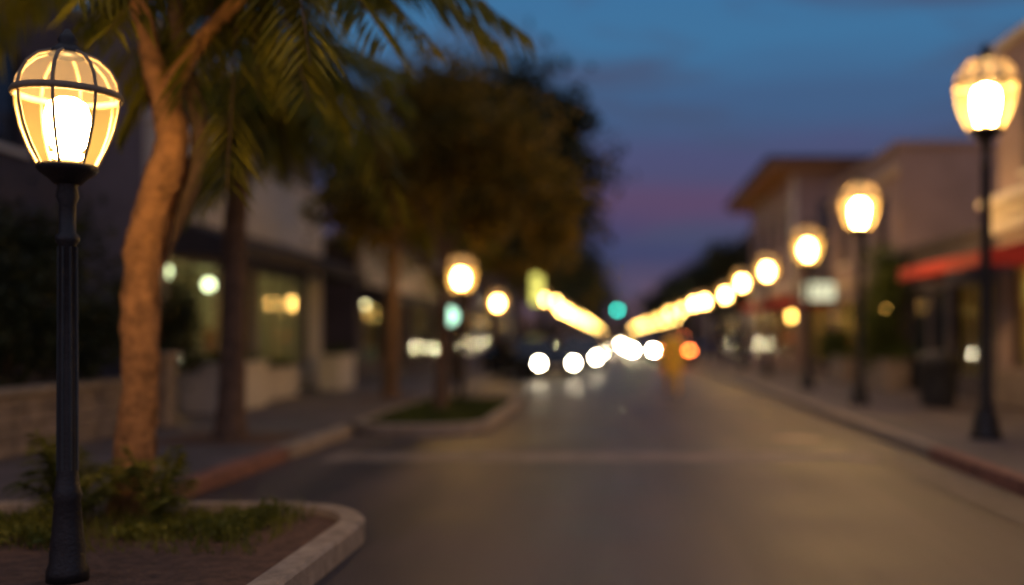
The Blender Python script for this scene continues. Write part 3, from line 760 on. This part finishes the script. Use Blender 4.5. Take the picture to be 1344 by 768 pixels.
b = MB(); b.box(-7.05, -6.64, 9.4, 14.55, .825, .89, M['kerb']); b.obj('capping', e, bevel=.015)
b = MB(); b.box(-7.1, -6.62, 14.7, 15.1, .14, 1.15, M['stone']); b.box(-7.16, -6.56, 14.64, 15.16, 1.152, 1.24, M['kerb']); b.obj('pier', e, bevel=.02)

e = building('shop_building', -8.0, -1, 9, 31, 48, 4.5, M['walldark'],
             [(32, 34.6, .6, 2.6, 'clear', 1), (35.2, 37.4, .5, 2.6, 'clear', 1), (38.4, 39.4, .2, 2.6, 'clear', 0), (40, 43, .6, 2.6, 'clear', 1), (44, 47, .6, 2.6, 'clear', 1)], [],
             room=(31.4, 47.6, 3.5, 3.0, [(34.0, 1.5, 2.8, .13, M['pendsoft']), (36.5, 1.5, 2.8, .13, M['pendsoft']), (33.2, 2.6, 2.8, .09, M['pend']), (41.5, 2.4, 2.8, .10, M['pend'])]))
b = MB(); b.box(-7.998, -7.8, 31.05, 48.05, 3.1, 4.45, M['wallcream']); b.obj('fascia', e, bevel=.015)
awning(e, -7.78, -1, 31.3, 38, 2.5, 3.05, .8, M['awndark'])
e = building('tall_grey_building', -9.2, -1, 9, 27.3, 30.7, 7.6, M['wallgrey'], [(28, 29, 4.5, 6, 'dark')], [], coping=M['wallgrey'])
e = building('terrace_building', -8.2, -1, 9, 49, 85, 6.4, M['wallgrey'], [(50+6*k, 53+6*k, .6, 2.6, 'dark', 1) for k in range(5)]+[(50.5+6*k, 52+6*k, 3.8, 5.4, 'dark') for k in range(5)])

e = building('cream_cornice_building', 7.5, 1, 9, 6, 19.4, 7.0, M['wallmauve'],
             [(16.6, 18.2, 4.5, 6.1, 'dark', 1), (12.5, 14.1, 4.5, 6.1, 'dark', 1), (16.3, 18.8, .9, 3.0, 'clear', 1), (12, 15.2, .9, 3.0, 'clear', 1)], coping=M['wallcream'],
             room=(11.5, 19.1, 3.0, 3.3, [(18.0, 1.5, 3.0, .14, M['pendamber']), (14, 1.0, 2.6, .13, M['pendamber'])]))
b = MB(); b.box(7.28, 7.498, 6, 19.45, 3.75, 3.95, M['wallcream']); b.box(7.12, 7.498, 6, 19.5, 3.953, 4.12, M['white']); b.box(7.36, 7.498, 6, 19.43, 3.45, 3.747, M['wallcream'])
b.box(7.44, 7.497, 6, 19.42, .15, .85, M['stone']); b.obj('cornice', e, bevel=.03)
e = building('low_shop_building', 7.6, 1, 8, 19.55, 25.95, 3.6, M['walldark'], [(20, 22.4, .6, 2.6, 'clear', 1), (22.8, 23.8, .2, 2.6, 'dark', 0), (24.1, 25.6, .6, 2.6, 'dark', 0)], coping=M['walldark'],
             room=(19.9, 22.7, 3.0, 3.0, [(21.5, 1.6, 2.8, .07, M['pendamber'])]))
awning(e, 7.25, 1, 17.0, 21.8, 2.66, 3.15, 1.0, M['awnred'])
e = building('mauve_block_building', 7.5, 1, 10, 26.1, 34.2, 6.45, M['wallmauve'],
             [(27.2, 28.4, 3.8, 5.4, 'dark', 1), (29.4, 30.6, 3.8, 5.4, 'dark', 1), (31.8, 33, 3.8, 5.4, 'dark', 1), (27, 29.6, .6, 2.6, 'clear', 1), (30.4, 33.6, .5, 2.6, 'clear', 2)], [],
             coping=M['wallmauve'], room=(26.5, 33.9, 3.0, 3.1, [(28, .9, 2.8, .09, M['pendamber']), (32.0, 1.2, 2.3, .17, M['pendamber'])]))
b = MB()
b.box(7.38, 7.497, 26.12, 34.22, 3.0, 3.25, M['walltan']); b.box(7.42, 7.497, 26.13, 26.7, .15, 2.995, M['walltan']); b.box(7.42, 7.497, 29.7, 30.3, .15, 2.995, M['walltan'])
b.box(7.40, 7.497, 26.12, 34.2, 5.75, 6.0, M['walltan']); b.obj('street_trim', e, bevel=.015)
planter('planter_box', 6.7, 7.25, 24.4, 26.6, .85, M['stone'])
planter('planter_box', 6.6, 7.2, 28.6, 30.4, .8, M['stone'])
e = empty('shop_sign'); b = MB(); b.box(6.25, 7.40, 33.0, 33.14, 2.6, 3.3, M['frame']); b.obj('panel_box', e, bevel=.03)
b = MB(); b.box(6.32, 7.33, 32.985, 32.998, 2.67, 3.23, M['signW']); b.obj('lit_face', e)
b = MB()
for k in range(4):
    x = 6.42+k*.22; b.box(x, x+.05, 32.975, 32.983, 2.78, 3.12, M['frame']); b.box(x+.052, x+.13, 32.975, 32.983, 3.04, 3.12, M['frame'])
b.obj('lettering', e)
b = MB(); b.tube([(7.5, 33.07, 3.45), (6.4, 33.07, 3.45)], [.02, .02], M['iron'], 6); b.tube([(6.5, 33.07, 3.45), (6.5, 33.07, 3.29)], [.01, .01], M['iron'], 6); b.tube([(7.2, 33.07, 3.45), (7.2, 33.07, 3.29)], [.01, .01], M['iron'], 6); b.obj('bracket', e)
e = building('wide_eaves_building', 7.5, 1, 10, 40.8, 54, 8.1, M['wallmauve'],
             [(41.8+3*k, 43.2+3*k, 5.2, 7.0, 'dark', 1) for k in range(4)]+[(41.5+3.1*k, 43.9+3.1*k, .6, 2.6, 'clear' if k < 2 else 'dark', 1) for k in range(4)],
             [(8.4, 10.6, 4.6, 7.0, 'dark', 1), (12, 13.6, 5.0, 7.0, 'dark', 1)], coping=M['wallmauve'],
             room=(41.2, 53.6, 3.0, 3.1, [(43, .9, 2.4, .16, M['pendamber']), (47, .9, 2.4, .16, M['pendamber'])]))
b = MB(); b.box(6.3, 18.3, 39.9, 54.9, 8.25, 8.5, M['wood']); b.box(6.15, 18.5, 39.75, 55.05, 8.503, 8.68, M['roof'])
for k in range(22): b.box(6.45, 7.4, 40.2+k*.66, 40.32+k*.66, 8.13, 8.248, M['wood'])
b.obj('eaves', e, bevel=.02)
b = MB(); b.box(7.36, 7.498, 40.75, 41.5, 3.3, 8.1, M['wallcream']); b.box(7.38, 7.498, 41.502, 54, 3.4, 3.7, M['wallcream']); b.obj('street_trim', e, bevel=.015)
awning(e, 7.45, 1, 41.2, 46.5, 2.6, 3.2, 1.3, M['awnred'])
e = building('link_building', 7.9, 1, 9, 34.5, 40.6, 5.0, M['walldark'], [(35, 37.2, .5, 2.7, 'clear', 1), (37.8, 40.2, .5, 2.7, 'clear', 1)], coping=M['wallmauve'],
             room=(34.9, 40.2, 3.0, 3.1, [(35.8, .8, 2.2, .15, M['pendamber']), (38.6, .9, 2.2, .15, M['pendamber'])]))
awning(e, 7.88, 1, 34.6, 38.5, 2.5, 3.0, 1.3, M['awnred'])
e = building('turret_building', 8.3, 1, 9, 56, 90, 7.6, M['wallgrey'], [(57+6*k, 59+6*k, 4, 6, 'dark', 1) for k in range(5)]+[(57+6*k, 60+6*k, .6, 2.6, 'dark', 1) for k in range(5)], coping=M['wallgrey'])
b = MB(); b.lathe([(1.0, 7.0), (1.0, 9.3), (1.2, 9.35), (1.2, 9.5), (.6, 10.3), (.05, 11.3)], M['roof'], (9.6, 62, 0), 12); b.obj('turret', e)

# ------------------------------------------------------------------ street furniture
def bin_(x, y):
    e = empty('litter_bin', (x, y, 0)); b = MB()
    b.lathe([(.25, .14), (.30, .2), (.335, .55), (.34, .95), (.36, .96), (.36, 1.02), (.33, 1.04)], M['plastic'], seg=24)
    for k in range(20):
        a = k*math.pi/10; b.tube([(.30*math.cos(a), .30*math.sin(a), .2), (.345*math.cos(a), .345*math.sin(a), .58), (.35*math.cos(a), .35*math.sin(a), .95)], [.014]*3, M['iron'], 5)
    b.obj('body', e, True)
    b = MB(); b.lathe([(.35, 1.042), (.33, 1.10), (.24, 1.18), (.15, 1.21), (.14, 1.17), (.10, 1.16)], M['plastic'], seg=24); b.obj('lid', e, True)
bin_(6.1, 18.7)

def signal_head(b, x, y, z, lit, s=1):
    b.box(x-.2*s, x+.2*s, y, y+.25, z-.55*s, z+.55*s, M['iron'])
    for k, nm in enumerate(('green', 'amber', 'red')):
        zz = z+(-.34+.34*k)*s
        m = {'green': M['green'], 'red': M['redsig']}.get(nm) if nm == lit else M['lens_off']
        b.face([(x+.14*s*math.cos(j*math.pi/8), y-.01, zz+.14*s*math.sin(j*math.pi/8)) for j in range(16)], m)
        for j in range(8):
            a = j*math.pi/8; a2 = (j+1)*math.pi/8
            b.face([(x+.15*s*math.cos(a), y-.002, zz+.15*s*math.sin(a)), (x+.15*s*math.cos(a2), y-.002, zz+.15*s*math.sin(a2)), (x+.15*s*math.cos(a2), y-.16, zz+.15*s*math.sin(a2)), (x+.15*s*math.cos(a), y-.16, zz+.15*s*math.sin(a))], M['iron'])
e = empty('traffic_light'); b = MB()
b.tube([(4.7, 98, .1), (4.7, 98, 5.3)], [.12, .09], M['iron'], 10); b.tube([(4.7, 98, 5.1), (2.5, 98, 5.25), (.2, 98, 5.2)], [.08, .06, .04], M['iron'], 8); b.obj('mast', e)
b = MB(); signal_head(b, .4, 97.7, 4.35, 'green', 1.15); b.obj('signal_head', e)
e = empty('traffic_light'); b = MB()
b.tube([(4.35, 62, .1), (4.35, 62, 2.2)], [.07, .06], M['iron'], 10); b.obj('post', e)
b = MB(); signal_head(b, 4.35, 61.7, 1.1, 'red', .8); b.obj('signal_head', e)
e = empty('pedestrian_signal'); b = MB(); b.tube([(-3.42, 20.9, .1), (-3.42, 20.9, 2.3)], [.04, .035], M['iron'], 10); b.obj('post', e)
b = MB(); b.box(-3.55, -3.13, 20.26, 20.45, 1.68, 2.10, M['iron']); b.box(-3.46, -3.38, 20.453, 20.9, 1.84, 1.92, M['iron']); b.obj('housing', e, bevel=.03)
b = MB(); b.lathe([(.18, 0), (.18, .004)], M['teal'], (0, 0, 0), 20); o = b.obj('lit_lens', e, loc=(-3.34, 20.255, 1.89)); o.rotation_euler = (math.radians(90), 0, 0)
e = empty('blade_sign'); b = MB(); b.box(-3.75, -3.15, 45.0, 45.2, 2.85, 4.55, M['frame']); b.obj('cabinet', e, bevel=.03)
b = MB(); b.box(-3.69, -3.21, 44.985, 44.998, 2.92, 4.48, M['signY']); b.obj('lit_face', e)
b = MB(); b.tube([(-3.45, 45.1, .1), (-3.45, 45.1, 2.86)], [.06, .05], M['iron'], 8); b.obj('post', e)

# ------------------------------------------------------------------ cars
def car(x, y, yaw, col, head=True, tail=False, h=1.45):
    e = empty('car', (x, y, 0)); e.rotation_euler = (0, 0, yaw)
    pm = paint(col); b = MB()
    st = [(-2.22, .70, .34, .62, .66, .60), (-2.12, .82, .24, .68, .74, .70), (-1.7, .88, .20, .76, .86, .74), (-.95, .90, .20, .84, .95, .74), (-.25, .90, .20, .88, h-.06, .60),
          (.25, .90, .20, .89, h, .61), (.95, .90, .20, .90, h-.04, .60), (1.65, .88, .20, .92, 1.02, .68), (2.08, .84, .26, .88, .98, .70), (2.2, .74, .38, .82, .88, .64)]
    S_ = []
    for (yy, hw, zl, zb, zt, tw) in st:
        S_.append([(-hw*.92, yy, zl), (-hw, yy, (zl+zb)/2), (-hw*.97, yy, zb), (-tw, yy, zt), (tw, yy, zt), (hw*.97, yy, zb), (hw, yy, (zl+zb)/2), (hw*.92, yy, zl)])
    for i in range(len(st)-1):
        A, B = S_[i], S_[i+1]
        for j in range(8):
            k = (j+1) % 8
            g = (j in (2, 4) and st[i][4] > 1.1 and st[i+1][4] > 1.1) or (j in (2, 3, 4) and (i in (3, 6)))
            b.face([A[j], A[k], B[k], B[j]], M['carglass'] if g else pm)
    b.face(S_[0], pm); b.face(S_[-1], pm)
    b.obj('body', e, False)
    b = MB()
    b.box(-.55, .55, -2.26, -2.20, .36, .52, M['frame']); b.box(-.26, .26, -2.275, -2.262, .40, .50, M['white']); b.box(-.26, .26, 2.2, 2.23, .55, .66, M['white'])
    for sx in (-1, 1):
        b.box(sx*.98-.07, sx*.98+.07, -.75, -.6, .90, 1.02, pm)
    b.obj('trim', e, bevel=.01)
    for nm, sx, yy in (('wheel_1', -1, -1.35), ('wheel_2', 1, -1.35), ('wheel_3', -1, 1.35), ('wheel_4', 1, 1.35)):
        b = MB(); b.lathe([(.20, -.11), (.30, -.11), (.33, -.08), (.33, .08), (.30, .11), (.20, .11)], M['tyre'], seg=20); b.lathe([(.19, -.112), (.19, .112)], M['chrome'], seg=10)
        o = b.obj(nm, e, loc=(sx*.82, yy, .33)); o.rotation_euler = (0, math.radians(90), 0)
    b = MB(); hm = M['chrome'] if not head else (M['head'] if y < 62 else M['headfar'])
    for sx in (-.62, .62):
        b.lathe([(.105, -.02), (.105, .02)], hm, (sx, 0, 0), 10)
    o = b.obj('headlights', e, loc=(0, -2.235, .60)); o.rotation_euler = (math.radians(90), 0, 0)
    b = MB()
    for sx in (-.66, .66): b.box(sx-.13, sx+.13, 2.185, 2.215, .70, .83, M['tail'] if tail else M['tailoff'])
    b.obj('tail_lights', e, bevel=.01)
car(-2.95, 34.0, math.radians(30), (.02, .025, .03))
car(-1.35, 42, .02, (.05, .05, .06)); car(-1.2, 50, 0, (.3, .3, .32)); car(-1.1, 58, 0, (.02, .03, .05)); car(-1.1, 67, 0, (.3, .05, .04))
car(-1.1, 77, 0, (.3, .3, .3)); car(-1.05, 89, 0, (.1, .1, .1)); car(-1.1, 103, 0, (.4, .4, .4)); car(-1.0, 120, 0, (.2, .2, .2)); car(-1.0, 145, 0, (.2, .2, .2))
car(1.75, 62, .02, (.2, .2, .2)); car(1.5, 78, 0, (.2, .2, .2)); car(1.4, 102, 0, (.2, .2, .2))
car(-2.9, 72, 0, (.2, .2, .2))
car(3.0, 50, math.pi, (.15, .03, .03), head=False, tail=True)

# ------------------------------------------------------------------ pedestrian
def skin_obj(name, V, E, R, mat, parent):
    me = bpy.data.meshes.new(name); me.from_pydata(V, E, []); me.materials.append(mat)
    o = bpy.data.objects.new(name, me); S.collection.objects.link(o); o.parent = parent
    o.modifiers.new('Skin', 'SKIN')
    for i, r in enumerate(R):
        rr = r if isinstance(r, tuple) else (r, r); me.skin_vertices[0].data[i].radius = rr
    me.skin_vertices[0].data[0].use_root = True
    s = o.modifiers.new('Sub', 'SUBSURF'); s.levels = 2; s.render_levels = 2
    return o
p = empty('pedestrian', (1.42, 23.8, 0)); p.scale = (1, 1, .98)
skin_obj('legs', [(0, 0, .92), (.09, 0, .88), (.10, -.16, .50), (.10, -.22, .10), (-.09, 0, .88), (-.09, .0, .50), (-.09, .24, .16), (0, 0, 1.0)],
         [(0, 1), (1, 2), (2, 3), (0, 4), (4, 5), (5, 6), (0, 7)], [.11, .095, .065, .045, .095, .065, .045, .12], M['trouser'], p)
skin_obj('shoes', [(.10, -.20, .06), (.11, -.40, .035)], [(0, 1)], [.05, .04], M['shoe'], p)
skin_obj('shoes', [(-.09, .26, .10), (-.10, .10, .035)], [(0, 1)], [.05, .04], M['shoe'], p)
skin_obj('coat_sleeves', [(0, 0, 1.36), (.17, 0, 1.38), (.25, .06, 1.12), (.25, -.06, .88), (-.17, 0, 1.38), (-.25, -.02, 1.12), (-.24, -.20, .92), (0, 0, 1.2), (0, 0, 1.05)],
         [(0, 1), (1, 2), (2, 3), (0, 4), (4, 5), (5, 6), (0, 7), (7, 8)], [.12, .08, .06, .05, .08, .06, .05, (.17, .12), (.16, .12)], M['coat'], p)
b = MB(); b.lathe([(.06, 1.50), (.09, 1.46), (.175, 1.40), (.19, 1.30), (.175, 1.15), (.165, 1.06), (.19, .92), (.215, .75), (.235, .58), (.225, .575), (.18, .75)], M['coat'], seg=24, sy=.72, cap=False)
b.box(-.012, .012, -.15, -.14, .6, 1.3, M['shoe']); b.obj('coat', p, True)
b = MB(); b.tube([(0, 0, 1.44), (0, -.01, 1.56)], [.055, .05], M['skin'], 12)
b.ball((0, -.015, 1.62), (.074, .092, .108), M['skin'], 20, 14); b.ball((0, -.06, 1.56), (.045, .05, .045), M['skin'], 12, 8)
b.ball((0, -.108, 1.605), (.012, .018, .025), M['skin'], 8, 6)
for sx in (-1, 1):
    b.ball((sx*.03, -.098, 1.63), (.012, .008, .007), M['eye'], 8, 6); b.ball((sx*.075, .0, 1.615), (.01, .02, .03), M['skin'], 8, 6)
b.ball((0, -.1, 1.565), (.025, .008, .006), M['kerbred'], 8, 6)
b.obj('head', p, True)
b = MB(); b.ball((0, .012, 1.65), (.084, .095, .096), M['hair'], 18, 12); b.ball((0, .06, 1.55), (.07, .05, .12), M['hair'], 14, 10); b.obj('hair', p, True)
for (hx, hy, hz) in ((.25, -.08, .85), (-.24, -.23, .89)):
    b = MB(); b.ball((hx, hy, hz-.035), (.02, .04, .05), M['skin'], 10, 8)
    for k in range(4):
        yy = hy-.03+k*.02; L = (.065, .075, .07, .055)[k]
        b.tube([(hx, yy, hz-.07), (hx, yy-.004, hz-.07-L*.5), (hx*.98, yy-.008, hz-.07-L)], [.0095, .0085, .007], M['skin'], 6)
    b.tube([(hx, hy-.035, hz-.02), (hx*.97, hy-.06, hz-.05), (hx*.95, hy-.065, hz-.08)], [.011, .010, .008], M['skin'], 6)
    b.obj('hand', p, True)

# ------------------------------------------------------------------ camera
cam = bpy.data.cameras.new('Camera'); co = bpy.data.objects.new('Camera', cam); S.collection.objects.link(co)
co.location = (0, 0, 1.5); co.rotation_euler = (math.radians(90), 0, 0)
cam.lens = 35; cam.sensor_width = 36; cam.clip_end = 3000; cam.clip_start = .05
cam.shift_x = -(805-672)/1344; cam.shift_y = (440-384)/1344
cam.dof.use_dof = True; cam.dof.focus_distance = 5.0; cam.dof.aperture_fstop = .35
S.camera = co
